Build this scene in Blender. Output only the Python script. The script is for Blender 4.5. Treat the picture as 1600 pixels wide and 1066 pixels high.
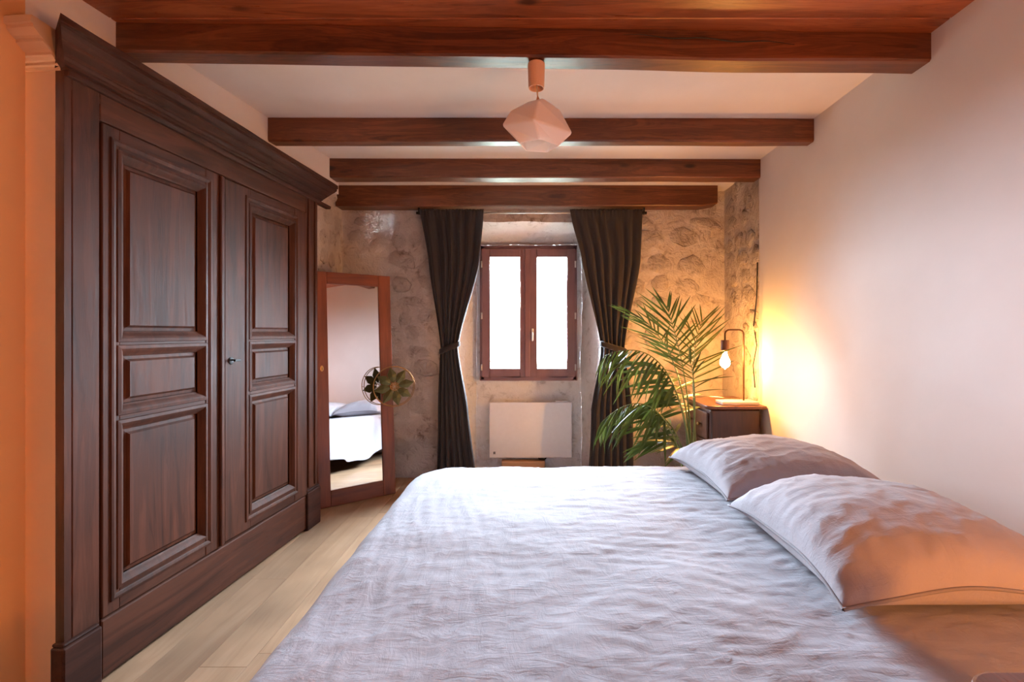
import bpy, bmesh, math, random
from mathutils import Vector, Matrix, noise

for o in list(bpy.data.objects):
    bpy.data.objects.remove(o, do_unlink=True)
SC = bpy.context.scene
C = SC.collection
R = math.radians
PI = math.pi

# ------------------------------------------------------------------ camera
FPX, CX, CY, EYE = 755.0, 831.0, 520.0, 1.15
cam_d = bpy.data.cameras.new('camera')
cam = bpy.data.objects.new('camera', cam_d)
C.objects.link(cam)
cam.location = (0, 0, EYE)
cam.rotation_euler = (R(90), 0, 0)
cam_d.sensor_fit = 'HORIZONTAL'
cam_d.sensor_width = 36
cam_d.lens = FPX / 1600 * 36
cam_d.shift_x = -(CX - 800) / 1600
cam_d.shift_y = -(533 - CY) / 1600
cam_d.clip_start = 0.02
SC.camera = cam

# ------------------------------------------------------------------ daylight
world = bpy.data.worlds.new('overcast_sky')
SC.world = world
world.use_nodes = True
bg = world.node_tree.nodes['Background']
bg.inputs[0].default_value = (0.71, 0.855, 1.0, 1)
bg.inputs[1].default_value = 340.0
pl = bpy.data.lights.new('window_portal', 'AREA')
pl.shape = 'RECTANGLE'
pl.size, pl.size_y = 0.86, 1.18
pl.cycles.is_portal = True
po = bpy.data.objects.new('window_portal', pl)
C.objects.link(po)
po.location = (-0.0275, 4.17, 1.313)
po.rotation_euler = (R(-90), 0, 0)          # faces into the room (-y)
LAMP_FAR = 900.0       # emission of the bulb beside the palm
LAMP_NEAR = 520.0     # emission of the unseen lamp globe added for the near orange glow

vs = SC.view_settings
vs.view_transform = 'Standard'
vs.look = 'None'
vs.exposure = 0.0
vs.gamma = 1.0
vs.use_curve_mapping = False
try:
    SC.cycles.use_denoising = True
    SC.cycles.max_bounces = 10
    SC.cycles.diffuse_bounces = 6
    SC.cycles.sample_clamp_indirect = 8.0
except Exception:
    pass


# ------------------------------------------------------------------ helpers
def at(px, py, D):
    """point of the room seen at a pixel of the 1600 x 1066 frame, D metres away"""
    return Vector(((px - CX) * D / FPX, D, EYE + (CY - py) * D / FPX))


class MB:
    def __init__(s):
        s.v, s.f = [], []

    def box(s, x0, x1, y0, y1, z0, z1):
        n = len(s.v)
        s.v += [(x, y, z) for z in (z0, z1) for x, y in ((x0, y0), (x1, y0), (x1, y1), (x0, y1))]
        s.f += [tuple(n + i for i in q) for q in ((3, 2, 1, 0), (4, 5, 6, 7), (0, 1, 5, 4), (1, 2, 6, 5), (2, 3, 7, 6), (3, 0, 4, 7))]
        return s

    def prism(s, pts, axis, a, b):
        """polygon (list of 2-D points) extruded along an axis 'x','y' or 'z'"""
        n, k = len(s.v), len(pts)
        mk = {'x': lambda p, t: (t, p[0], p[1]), 'y': lambda p, t: (p[0], t, p[1]), 'z': lambda p, t: (p[0], p[1], t)}[axis]
        s.v += [mk(p, a) for p in pts] + [mk(p, b) for p in pts]
        s.f += [tuple(n + i for i in range(k))[::-1], tuple(n + k + i for i in range(k))]
        s.f += [(n + i, n + (i + 1) % k, n + k + (i + 1) % k, n + k + i) for i in range(k)]
        return s

    def rings(s, rings, closed=True, caps=True):
        n, k = len(s.v), len(rings[0])
        for r in rings:
            s.v += [tuple(p) for p in r]
        for j in range(len(rings) - 1):
            for i in range(k if closed else k - 1):
                a, b = n + j * k + i, n + j * k + (i + 1) % k
                s.f.append((a, b, b + k, a + k))
        if caps and closed:
            s.f.append(tuple(n + i for i in range(k))[::-1])
            s.f.append(tuple(n + (len(rings) - 1) * k + i for i in range(k)))
        return s

    def tube(s, path, rad, seg=8, caps=True):
        path = [Vector(p) for p in path]
        rr = rad if isinstance(rad, (list, tuple)) else [rad] * len(path)
        out, up = [], None
        for i, p in enumerate(path):
            t = (path[min(i + 1, len(path) - 1)] - path[max(i - 1, 0)]).normalized()
            if up is None:
                up = Vector((0, 0, 1)) if abs(t.z) < .9 else Vector((1, 0, 0))
            a = t.cross(up)
            if a.length < 1e-5:
                a = t.orthogonal()
            a.normalize()
            b = a.cross(t).normalized()
            up = b
            out.append([p + (a * math.cos(q) + b * math.sin(q)) * rr[i] for q in (2 * PI * k / seg for k in range(seg))])
        return s.rings(out, True, caps)

    def lathe(s, prof, cx=0, cy=0, cz=0, seg=24):
        return s.rings([[(cx + r * math.cos(2 * PI * k / seg), cy + r * math.sin(2 * PI * k / seg), cz + z) for k in range(seg)] for r, z in prof])

    def grid(s, nu, nv, fn):
        n = len(s.v)
        s.v += [tuple(fn(i / nu, j / nv)) for j in range(nv + 1) for i in range(nu + 1)]
        w = nu + 1
        s.f += [(n + j * w + i, n + j * w + i + 1, n + (j + 1) * w + i + 1, n + (j + 1) * w + i) for j in range(nv) for i in range(nu)]
        return s

    def mesh(s, name, mat=None, smooth=False):
        me = bpy.data.meshes.new(name)
        me.from_pydata(s.v, [], s.f)
        bm = bmesh.new()
        bm.from_mesh(me)
        bmesh.ops.remove_doubles(bm, verts=bm.verts, dist=1e-6)
        bmesh.ops.recalc_face_normals(bm, faces=bm.faces)
        bm.to_mesh(me)
        bm.free()
        if mat:
            me.materials.append(mat)
        if smooth:
            for p in me.polygons:
                p.use_smooth = True
        return me

    def build(s, name, mat, parent=None, smooth=False, bevel=0, seg=2):
        o = bpy.data.objects.new(name, s.mesh(name, mat, smooth))
        C.objects.link(o)
        o.parent = parent
        if bevel:
            m = o.modifiers.new('bevel', 'BEVEL')
            m.width, m.segments, m.limit_method, m.angle_limit = bevel, seg, 'ANGLE', R(40)
        return o


def link(name, me, parent, loc=(0, 0, 0), rot=(0, 0, 0)):
    o = bpy.data.objects.new(name, me)
    C.objects.link(o)
    o.parent = parent
    o.location, o.rotation_euler = loc, rot
    return o


def tag(o, label=None, cat=None, group=None, kind=None):
    for k, v in (('label', label), ('category', cat), ('group', group), ('kind', kind)):
        if v:
            o[k] = v
    return o


def thing(name, label, cat, loc=(0, 0, 0), rot=(0, 0, 0), group=None, kind=None):
    o = bpy.data.objects.new(name, None)
    C.objects.link(o)
    o.empty_display_size = .1
    o.location, o.rotation_euler = loc, rot
    return tag(o, label, cat, group, kind)


def solidify(o, t, off=0):
    m = o.modifiers.new('thickness', 'SOLIDIFY')
    m.thickness, m.offset = t, off
    return o


def fbm(p, oct=3):
    a, s, f = 0, 1, 1
    for _ in range(oct):
        a += s * noise.noise(p * f)
        s *= .5
        f *= 2.03
    return a


# ------------------------------------------------------------------ materials
class Mat:
    def __init__(s, name):
        s.m = bpy.data.materials.new(name)
        s.m.use_nodes = True
        s.nt = s.m.node_tree
        s.b = s.nt.nodes['Principled BSDF']

    def n(s, t, **kw):
        x = s.nt.nodes.new(t)
        for k, v in kw.items():
            setattr(x, k, v)
        return x

    def l(s, a, b):
        s.nt.links.new(a, b)

    def coords(s, scale=(1, 1, 1), which='Object', rot=(0, 0, 0)):
        tc, mp = s.n('ShaderNodeTexCoord'), s.n('ShaderNodeMapping')
        mp.inputs['Scale'].default_value = scale
        mp.inputs['Rotation'].default_value = rot
        s.l(tc.outputs[which], mp.inputs[0])
        return mp.outputs[0]

    def noise(s, vec, scale, detail=4, rough=.55, dist=0):
        x = s.n('ShaderNodeTexNoise')
        x.inputs['Scale'].default_value = scale
        x.inputs['Detail'].default_value = detail
        x.inputs['Roughness'].default_value = rough
        x.inputs['Distortion'].default_value = dist
        s.l(vec, x.inputs['Vector'])
        return x.outputs['Fac']

    def ramp(s, fac, stops):
        x = s.n('ShaderNodeValToRGB')
        e = x.color_ramp.elements
        while len(e) < len(stops):
            e.new(.5)
        for q, (p, c) in zip(e, stops):
            q.position = p
            q.color = (*c, 1) if len(c) == 3 else c
        s.l(fac, x.inputs[0])
        return x.outputs[0]

    def mix(s, fac, a, b, mode='MIX'):
        x = s.n('ShaderNodeMix', data_type='RGBA', blend_type=mode)
        for i, v in ((0, fac), (6, a), (7, b)):
            if isinstance(v, (int, float)):
                x.inputs[i].default_value = v
            elif isinstance(v, tuple):
                x.inputs[i].default_value = (*v, 1)
            else:
                s.l(v, x.inputs[i])
        return x.outputs[2]

    def math(s, op, a, b=0.5):
        x = s.n('ShaderNodeMath', operation=op)
        for i, v in ((0, a), (1, b)):
            if isinstance(v, (int, float)):
                x.inputs[i].default_value = v
            else:
                s.l(v, x.inputs[i])
        return x.outputs[0]

    def bump(s, h, strength=.3, dist=.01, prev=None):
        x = s.n('ShaderNodeBump')
        x.inputs['Strength'].default_value = strength
        x.inputs['Distance'].default_value = dist
        s.l(h, x.inputs['Height'])
        if prev:
            s.l(prev, x.inputs['Normal'])
        s.l(x.outputs[0], s.b.inputs['Normal'])
        return x.outputs[0]

    def set(s, color=None, rough=None, **kw):
        if color is not None:
            if isinstance(color, tuple):
                s.b.inputs['Base Color'].default_value = (*color, 1)
            else:
                s.l(color, s.b.inputs['Base Color'])
        if rough is not None:
            if isinstance(rough, (int, float)):
                s.b.inputs['Roughness'].default_value = rough
            else:
                s.l(rough, s.b.inputs['Roughness'])
        for k, v in kw.items():
            s.b.inputs[k.replace('_', ' ')].default_value = v
        return s


def wood(name, dark, mid, light, axis='x', scale=1.0, rough=.45, bump=.25, knots=False, coat=0.0, spec=.5, rings=.02):
    m = Mat(name)
    st = {'x': (1.2, 14, 14), 'y': (14, 1.2, 14), 'z': (14, 14, 1.2)}[axis]
    info = m.n('ShaderNodeObjectInfo')
    tc, mp = m.n('ShaderNodeTexCoord'), m.n('ShaderNodeMapping')
    mp.inputs['Scale'].default_value = tuple(q * scale for q in st)
    addv = m.n('ShaderNodeVectorMath', operation='ADD')
    mul = m.n('ShaderNodeVectorMath', operation='SCALE')
    m.l(info.outputs['Random'], mul.inputs['Scale'])
    mul.inputs[0].default_value = (7.3, 5.1, 9.7)
    m.l(tc.outputs['Object'], addv.inputs[0])
    m.l(mul.outputs[0], addv.inputs[1])
    m.l(addv.outputs[0], mp.inputs[0])
    v = mp.outputs[0]
    g = m.noise(v, 1.3, 5, .62, 1.2)
    fine = m.noise(v, 6.0, 4, .7, .3)
    big = m.noise(addv.outputs[0], 2.2, 3, .5)
    f = m.math('ADD', m.math('MULTIPLY', g, .72), m.math('MULTIPLY', fine, .28))
    rg = m.n('ShaderNodeMath', operation='SINE')
    m.l(m.math('MULTIPLY', g, 46.0), rg.inputs[0])
    f = m.math('ADD', f, m.math('MULTIPLY', rg.outputs[0], rings))
    col = m.ramp(f, [(.30, dark), (.5, mid), (.72, light)])
    tone = m.ramp(big, [(.3, (.62, .60, .60)), (.7, (1.15, 1.12, 1.1))])
    col = m.mix(.8, col, tone, 'MULTIPLY')
    if knots:
        vo = m.n('ShaderNodeTexVoronoi')
        vo.inputs['Scale'].default_value = 1.0
        mp2 = m.n('ShaderNodeMapping')
        mp2.inputs['Scale'].default_value = {'x': (2.2, 6, 6), 'y': (6, 2.2, 6), 'z': (6, 6, 2.2)}[axis]
        m.l(addv.outputs[0], mp2.inputs[0])
        m.l(mp2.outputs[0], vo.inputs['Vector'])
        k = m.ramp(vo.outputs['Distance'], [(.06, (1, 1, 1)), (.12, (0, 0, 0))])
        col = m.mix(k, col, tuple(q * .35 for q in dark))
    m.set(col, m.ramp(fine, [(.2, (rough - .1,) * 3), (.8, (rough + .15,) * 3)]))
    m.b.inputs['Specular IOR Level'].default_value = spec
    if coat:
        m.set(Coat_Weight=coat, Coat_Roughness=.25)
    m.bump(f, bump, .004)
    return m.m


def plain(name, col, rough=.6, metal=0.0, **kw):
    m = Mat(name)
    nv = m.noise(m.coords(), 35, 3)
    m.set(m.mix(m.math('MULTIPLY', nv, .35), col, tuple(c * .75 for c in col)), rough, Metallic=metal, **kw)
    return m.m


def plaster(name, c, c2, bump=.12, scale=3.0):
    m = Mat(name)
    v = m.coords()
    a = m.noise(v, scale, 4)
    b = m.noise(v, 30, 4)
    m.set(m.ramp(a, [(.3, c2), (.7, c)]), .85)
    m.bump(m.math('ADD', m.math('MULTIPLY', a, 2.0), m.math('MULTIPLY', b, .25)), bump, .01)
    m.b.inputs['Specular IOR Level'].default_value = .2
    return m.m


def stonework(name, base, dark, light, bump=.9):
    m = Mat(name)
    v = m.n('ShaderNodeNewGeometry').outputs['Position']
    a = m.noise(v, 3.4, 5, .6, .8)
    b = m.noise(v, 15, 6, .68, .5)
    c = m.noise(v, 75, 4, .6)
    col = m.ramp(a, [(.28, base), (.6, light)])
    spots = m.ramp(m.math('MULTIPLY', b, m.math('ADD', a, .55)), [(.40, (0, 0, 0)), (.62, (1, 1, 1))])
    patch = m.ramp(m.noise(v, 6.5, 3, .5, .6), [(.46, (0, 0, 0)), (.58, (1, 1, 1))])
    inv = m.ramp(b, [(.34, (1, 1, 1)), (.50, (0, 0, 0))])
    col = m.mix(m.math('MULTIPLY', m.math('MULTIPLY', inv, patch), .8), col, dark)
    col = m.mix(m.math('MULTIPLY', spots, .25), col, light)
    m.set(col, .92)
    m.b.inputs['Specular IOR Level'].default_value = .2
    n1 = m.bump(b, bump, .035)
    m.bump(c, .35, .006, n1)
    return m.m


def linen(name, c, c2):
    m = Mat(name)
    v = m.coords()
    w = m.coords((1, 1, .6))
    a = m.noise(v, 4, 4)
    cr = m.noise(m.coords((5, 16, 9), rot=(0, 0, .25)), 1.6, 6, .62, 1.6)
    cr2 = m.noise(m.coords((14, 5, 9), rot=(0, 0, .75)), 1.4, 5, .6, 1.2)
    th = m.noise(w, 420, 2)
    m.set(m.ramp(a, [(.3, c2), (.7, c)]), .9, Sheen_Weight=.12, Sheen_Roughness=.5)
    m.b.inputs['Specular IOR Level'].default_value = .15
    h = m.math('ADD', m.math('ABSOLUTE', m.math('SUBTRACT', cr, .5)), m.math('ABSOLUTE', m.math('SUBTRACT', cr2, .5)))
    n1 = m.bump(h, .22, .015)
    m.bump(th, .12, .0015, n1)
    return m.m


def emission(name, col, strength):
    m = Mat(name)
    e = m.n('ShaderNodeEmission')
    e.inputs[0].default_value = (*col, 1)
    e.inputs[1].default_value = strength
    m.l(e.outputs[0], m.nt.nodes['Material Output'].inputs[0])
    return m.m


def pane_glass(name):
    m = Mat(name)
    t, g, x = m.n('ShaderNodeBsdfTransparent'), m.n('ShaderNodeBsdfGlossy'), m.n('ShaderNodeMixShader')
    g.inputs['Roughness'].default_value = .02
    x.inputs[0].default_value = .06
    m.l(t.outputs[0], x.inputs[1])
    m.l(g.outputs[0], x.inputs[2])
    m.l(x.outputs[0], m.nt.nodes['Material Output'].inputs[0])
    return m.m


M = {}
WD, WM, WL = (.026, .0082, .004), (.070, .0225, .0108), (.112, .039, .020)
M['wood_z'] = wood('old_walnut_upright', WD, WM, WL, 'z', rough=.6, spec=.18)
M['wood_y'] = wood('old_walnut_lengthwise', WD, WM, WL, 'y', rough=.6, spec=.18)
M['wood_dark'] = wood('old_walnut_cornice', (.018, .006, .0038), (.050, .0168, .0098), (.088, .032, .019), 'y', rough=.62, spec=.15)
M['beam'] = wood('stained_pine_beam', (.050, .013, .004), (.125, .036, .012), (.20, .066, .024), 'x', .8, rough=.36, knots=True, bump=.2, rings=.07)
M['plank'] = wood('varnished_pine_plank', (.15, .038, .012), (.28, .078, .026), (.38, .125, .046), 'x', .7, rough=.32, knots=True, bump=.12, rings=.08)
M['mirror_x'] = wood('reddish_frame_wood_across', (.085, .017, .006), (.17, .038, .012), (.25, .065, .021), 'x', rough=.38)
M['mirror_z'] = wood('reddish_frame_wood_upright', (.085, .017, .006), (.17, .038, .012), (.25, .065, .021), 'z', rough=.38)
M['floor'] = wood('pale_oak', (.33, .205, .12), (.40, .26, .155), (.46, .315, .20), 'y', .8, rough=.45, bump=.08)
M['stand'] = wood('dark_mahogany', (.022, .006, .004), (.046, .013, .008), (.082, .026, .015), 'z', rough=.35, coat=.2)
M['stand_top'] = wood('dark_mahogany_top', (.055, .014, .007), (.12, .034, .016), (.20, .06, .028), 'y', rough=.3, coat=.3)
M['white'] = plaster('white_wall_paint', (.66, .615, .60), (.625, .58, .565), .10)
M['ceil'] = plaster('white_ceiling_plaster', (.72, .67, .65), (.665, .615, .595), .15)
M['left'] = plaster('ochre_glow_wall', (.74, .42, .20), (.66, .36, .165), .12, 1.6)  # ochre base carries orange glow that the lamplight alone left too pale
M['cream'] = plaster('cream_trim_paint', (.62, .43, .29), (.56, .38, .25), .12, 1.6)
M['mortar'] = stonework('lime_mortar', (.47, .39, .345), (.22, .155, .12), (.60, .525, .475))
M['stone'] = stonework('rubble_stone', (.42, .345, .30), (.17, .12, .09), (.57, .49, .44), 1.4)
M['reveal'] = stonework('whitewashed_reveal', (.70, .685, .67), (.42, .38, .35), (.80, .79, .775), .6)
M['linen'] = linen('washed_linen', (.355, .352, .395), (.32, .316, .358))
M['pillow'] = linen('washed_linen_pillow', (.39, .37, .405), (.355, .335, .37))
M['piping'] = plain('grey_piping', (.25, .235, .26), .9)
M['curtain'] = plain('dark_curtain_cloth', (.021, .0155, .0175), .95, Sheen_Weight=.15)
M['winframe'] = wood('oxblood_paint', (.18, .082, .08), (.205, .097, .094), (.23, .11, .106), 'z', .5, rough=.35, bump=.05)
M['metal'] = plain('brushed_steel', (.6, .57, .54), .35, 1.0)
M['iron'] = plain('black_iron', (.012, .011, .011), .5, .6)
M['bronze'] = plain('bronze_tube', (.085, .045, .028), .38, .8)
M['rust'] = plain('rust_brown_socket', (.13, .05, .028), .5, .3)
M['slab'] = plain('pale_stone_slab', (.72, .64, .55), .4)
M['enamel'] = plain('white_enamel', (.78, .78, .82), .35)
M['ink'] = plain('dark_print', (.05, .05, .06), .6)
M['shell'] = plain('matt_peach_plastic', (.72, .45, .30), .45)
M['cord'] = plain('cream_cord', (.5, .36, .24), .6)
M['stem'] = plain('palm_stem', (.12, .17, .045), .45)
M['pot'] = plain('terracotta_pot', (.30, .13, .08), .8)
M['soil'] = plain('potting_soil', (.03, .02, .014), .95)
M['olive'] = plain('olive_painted_tin', (.085, .088, .032), .45, .4)
M['goldwire'] = plain('brass_wire', (.32, .19, .075), .3, 1.0)
M['brass'] = plain('old_brass', (.42, .27, .11), .35, 1.0)
M['pine_block'] = wood('plain_pine_block', (.34, .19, .10), (.45, .27, .15), (.55, .36, .22), 'x', rough=.6)
M['pane'] = pane_glass('window_glass')
M['mirror'] = Mat('silvered_glass').set((.92, .92, .93), .012, Metallic=1.0).m
mm = Mat('kentia_leaf')
lv = mm.noise(mm.coords((60, 2, 60)), 1.0, 3)
mm.set(mm.ramp(lv, [(.3, (.014, .038, .010)), (.7, (.042, .088, .022))]), .34)
mt_, mx_ = mm.n('ShaderNodeBsdfTranslucent'), mm.n('ShaderNodeMixShader')
mt_.inputs[0].default_value = (.16, .19, .03, 1)
mx_.inputs[0].default_value = .12
mm.l(mm.b.outputs[0], mx_.inputs[1])
mm.l(mt_.outputs[0], mx_.inputs[2])
mm.l(mx_.outputs[0], mm.nt.nodes['Material Output'].inputs[0])
M['leaf'] = mm.m
ms = Mat('frosted_pink_glass')
ms.set((.93, .86, .83), .3)
tr, mxs = ms.n('ShaderNodeBsdfTranslucent'), ms.n('ShaderNodeMixShader')
tr.inputs[0].default_value = (.95, .90, .87, 1)
mxs.inputs[0].default_value = .45
ms.l(ms.b.outputs[0], mxs.inputs[1])
ms.l(tr.outputs[0], mxs.inputs[2])
ms.l(mxs.outputs[0], ms.nt.nodes['Material Output'].inputs[0])
M['shade'] = ms.m
M['bulb_far'] = emission('glowing_filament_bulb', (1.0, .44, .10), LAMP_FAR)
M['bulb_near'] = emission('added_lamp_globe', (1.0, .32, .055), LAMP_NEAR)


# ------------------------------------------------------------------ the room
XL, XR, YB, YF, ZC = -1.52, 1.475, -2.3, 3.83, 2.27
random.seed(3)
fl = MB().box(XL - .5, XR + .1, YB, 4.3, -.06, -.012).build('floor', M['floor'])
tag(fl, 'pale oak plank floor', None, None, 'structure')
pw, plen = .165, 1.35
pmesh = {}
x = XL - .45
row = 0
while x < XR + .05:
    y = YB - random.random() * plen
    while y < 4.2:
        a, b = max(y, YB), min(y + plen, 4.28)
        if b - a > .05:
            key = round(b - a, 3)
            if key not in pmesh:
                q = MB().box(.0008, pw - .0008, .0008, b - a - .0008, -.012, 0).mesh('plank', M['floor'])
                pmesh[key] = q
            link('plank', pmesh[key], fl, (x, a, 0))
        y += plen
    x += pw
    row += 1

# ceiling: plaster between the beams, pine boards over the near bay
ce = MB().box(-1.75, XR + .1, 1.72, YF + .1, ZC, ZC + .08).build('ceiling', M['ceil'])
tag(ce, 'white plaster ceiling with pine boards over the near bay', None, None, 'structure')
MB().box(-1.75, XR + .1, YB - .1, 1.75, ZC + .012, ZC + .08).build('board_backing', M['plank'], ce)
bw = .097
brd = MB().prism([(.0008, .022), (.0008, .004), (.004, 0), (bw - .004, 0), (bw - .0008, .004), (bw - .0008, .022)], 'x', -1.6, XR + .02).mesh('board', M['plank'])
y = 1.80
while y > YB:
    y -= bw
    link('board', brd, ce, (0, y, ZC - .012))

gr = MB().box(-40, 40, 4.6, 70, -3.1, -3.0).build('ground', plain('meadow_ground', (.15, .16, .115), .95))
tag(gr, 'open ground outside the window', None, None, 'structure')
# right wall: white plaster as far as the bare stone by the window wall
wr = MB().box(XR, XR + .14, YB - .1, 3.14, 0, ZC + .05).build('wall_right', M['white'], None, bevel=.006)
tag(wr, 'smooth white plastered wall at the head of the bed', None, None, 'structure')
wb = MB().box(-1.75, XR + .14, YB - .12, YB, 0, ZC + .1).build('wall_back', M['white'])
tag(wb, 'white plastered wall behind the viewer', None, None, 'structure')

# left wall, near piece, and the plaster that closes the gap over the wardrobe
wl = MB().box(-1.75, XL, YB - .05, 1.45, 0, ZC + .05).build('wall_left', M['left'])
tag(wl, 'wall the wardrobe is built into, coloured ochre for the orange glow', None, None, 'structure')
MB().prism([(-1.75, 1.45), (XL, 1.45), (-1.375, 2.50), (-1.298, 3.09), (-1.292, 3.23), (-1.75, 3.23)], 'z', 2.075, ZC + .05).build('bulkhead', M['white'], wl)
MB().box(-1.95, -1.90, 1.4, 4.2, 0, ZC + .05).build('recess_back', M['white'], wl)


# stone walls ---------------------------------------------------------------
def rough(p, amp=1.0):
    p = Vector(p)
    d = .016 * noise.noise(p * 3.1 + Vector((4, 1, 7))) + .009 * noise.noise(p * 9.0) + .004 * noise.noise(p * 27.0)
    e = .016 * noise.noise(p * 3.3 + Vector((9, 5, 2))) + .006 * noise.noise(p * 11 + Vector((1, 8, 3)))
    g = .010 * noise.noise(p * 4.1 + Vector((2, 3, 11)))
    return p + Vector((e, d, g)) * amp


def sheet(mb, o, du, dv, step=.025, amp=1.0):
    o, du, dv = Vector(o), Vector(du), Vector(dv)
    nu, nv = max(1, round(du.length / step)), max(1, round(dv.length / step))
    mb.grid(nu, nv, lambda a, b: rough(o + du * a + dv * b, amp))


OX0, OX1, OZ1 = -.63, .575, 2.03          # opening at the wall face
BX0, BX1, BZ1 = -.47, .425, 1.90          # splayed back of the niche
YN = 4.12
WX0, WX1, WZ0, WZ1 = -.432, .377, .752, 1.877
w = MB()
sheet(w, (-1.62, YF, -.05), (OX0 + 1.62, 0, 0), (0, 0, OZ1 + .05))
sheet(w, (OX1, YF, -.05), (1.62 - OX1, 0, 0), (0, 0, OZ1 + .05))
sheet(w, (-1.62, YF, OZ1), (OX0 + 1.62, 0, 0), (0, 0, 2.33 - OZ1))
sheet(w, (OX0, YF, OZ1), (OX1 - OX0, 0, 0), (0, 0, 2.33 - OZ1))
sheet(w, (OX1, YF, OZ1), (1.62 - OX1, 0, 0), (0, 0, 2.33 - OZ1))
wf = w.build('wall_far', M['mortar'], None, True)
tag(wf, 'rough lime mortared rubble stone wall around the window', None, None, 'structure')


def quad_sheet(mb, a, b, c, d, nu, nv, amp=1.0):
    a, b, c, d = map(Vector, (a, b, c, d))
    mb.grid(nu, nv, lambda s, t: rough((a.lerp(b, s)).lerp(d.lerp(c, s), t), amp))


w = MB()
nz = round((OZ1 + .05) / .025)
quad_sheet(w, (OX0, YF, -.05), (BX0, YN, -.05), (BX0, YN, BZ1), (OX0, YF, OZ1), 12, nz)
quad_sheet(w, (OX1, YF, -.05), (BX1, YN, -.05), (BX1, YN, BZ1), (OX1, YF, OZ1), 12, nz)
quad_sheet(w, (OX0, YF, OZ1), (OX1, YF, OZ1), (BX1, YN, BZ1), (BX0, YN, BZ1), round((OX1 - OX0) / .025), 12)
HX0, HX1, HZ0, HZ1 = WX0 + .024, WX1 - .024, WZ0 + .024, WZ1 - .024
for (x0, x1, z0, z1) in ((BX0, HX0, -.05, BZ1), (HX1, BX1, -.05, BZ1), (HX0, HX1, -.05, HZ0), (HX0, HX1, HZ1, BZ1)):
    sheet(w, (x0, YN, z0), (x1 - x0, 0, 0), (0, 0, z1 - z0), .025)
rv = w.build('window_reveal', M['reveal'], wf, True)
tag(rv, 'whitewashed splayed window recess')
MB().box(OX0 - .2, WX0 - .002, YN + .03, YN + .25, 0, 2.3).box(WX1 + .002, OX1 + .2, YN + .03, YN + .25, 0, 2.3).box(WX0 - .002, WX1 + .002, YN + .03, YN + .25, 0, WZ0).box(WX0 - .002, WX1 + .002, YN + .03, YN + .25, WZ1, 2.3).build('outer_masonry', M['reveal'], wf)

w = MB()
sheet(w, (XR + .045, 3.10, -.05), (0, YF - 3.05, 0), (0, 0, 2.38))
ws = w.build('wall_right_stone', M['mortar'], None, True)
tag(ws, 'bare rubble stone end of the right wall by the bedside lamp', None, None, 'structure')
w = MB()
sheet(w, (-1.50, 2.95, -.05), (0, YF - 2.90, 0), (0, 0, 2.38))
wls = w.build('wall_left_stone', M['mortar'], None, True)
tag(wls, 'bare rubble stone wall behind the standing mirror', None, None, 'structure')


def stone_mesh(seed):
    rnd = random.Random(seed)
    n = 12
    ph = [rnd.uniform(.78, 1.12) for _ in range(n)]
    b = MB()
    rings = []
    for rr, h in ((1.0, -.9), (.80, .30), (.48, .62)):
        rings.append([(rr * ph[k] * math.cos(2 * PI * k / n) * .5, -h + rnd.uniform(-.28, .28), rr * ph[k] * math.sin(2 * PI * k / n) * .5) for k in range(n)])
    b.rings(rings, True, True)
    me = b.mesh('stone', M['stone'], True)
    return me


SM = [stone_mesh(40 + i) for i in range(9)]


def stones(parent, to_world, u0, u1, z0, z1, ry, seed, skip, big=.2):
    """rubble courses; to_world(u, z) gives a point on the wall face"""
    rnd = random.Random(seed)
    z = z0
    while z < z1:
        h = rnd.uniform(.08, .17)
        u = u0 + rnd.uniform(-.05, .06)
        while u < u1:
            l = rnd.uniform(.10, .27)
            cu, cz = u + l / 2, z + h / 2 + rnd.uniform(-.025, .025)
            if rnd.random() > .18 and not skip(cu, cz, l, h) and cu < u1 - .03:
                o = link('stone', SM[rnd.randrange(9)], parent, to_world(cu, cz), (0, 0, ry))
                o.rotation_euler = Matrix.Rotation(ry, 4, 'Z').to_3x3().to_4x4() @ Matrix.Rotation(rnd.uniform(-.35, .35), 4, 'Y') if False else (0, rnd.uniform(-.35, .35), ry)
                o.scale = (l * 1.1, rnd.uniform(.014, .026), h * 1.12)
            u += l + rnd.uniform(.005, .03)
        z += h + rnd.uniform(.005, .02)


stones(wf, lambda u, z: rough((u, YF, z)), -1.46, 1.47, .22, 2.26, 0, 11,
       lambda u, z, l, h: (OX0 - .03 - l / 2 < u < OX1 + .03 + l / 2 and z < OZ1 + .05 + h / 2))
stones(ws, lambda u, z: rough((XR + .045, u, z)), 3.2, 3.78, .5, 2.22, R(-90), 12, lambda u, z, l, h: False)
stones(wls, lambda u, z: rough((-1.50, u, z)), 3.15, 3.78, .9, 2.2, R(90), 13, lambda u, z, l, h: False)


# ------------------------------------------------------------------ ceiling beams
def beam(label, xl, xr, yl, yr, z0, z1, dl, dr, end=0.0):
    """timber from the left end (y = yl) to the right end (y = yr), dl / dr = thickness there"""
    n = 26
    rings = []
    for i in range(n + 1):
        t = i / n
        X = xl + (xr - xl) * t
        y0, d = yl + (yr - yl) * t, dl + (dr - dl) * t
        wv = .004 * noise.noise(Vector((X * 2.3, y0, z0)))
        wz = .005 * noise.noise(Vector((X * 1.9, y0 + 5, z0)))
        c = .007
        za = z0 + wz
        if end and i == n:
            za += end
        rings.append([(X, y0 + wv + c, za), (X, y0 + d + wv - c, za), (X, y0 + d + wv, za + c), (X, y0 + d + wv, z1), (X, y0 + wv, z1), (X, y0 + wv, za + c)])
    b = MB().rings(rings)
    o = b.build('ceiling_beam', M['beam'])
    for p in o.data.polygons:
        p.use_smooth = False
    return tag(o, label, 'beam', 'pine ceiling beams')


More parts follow.
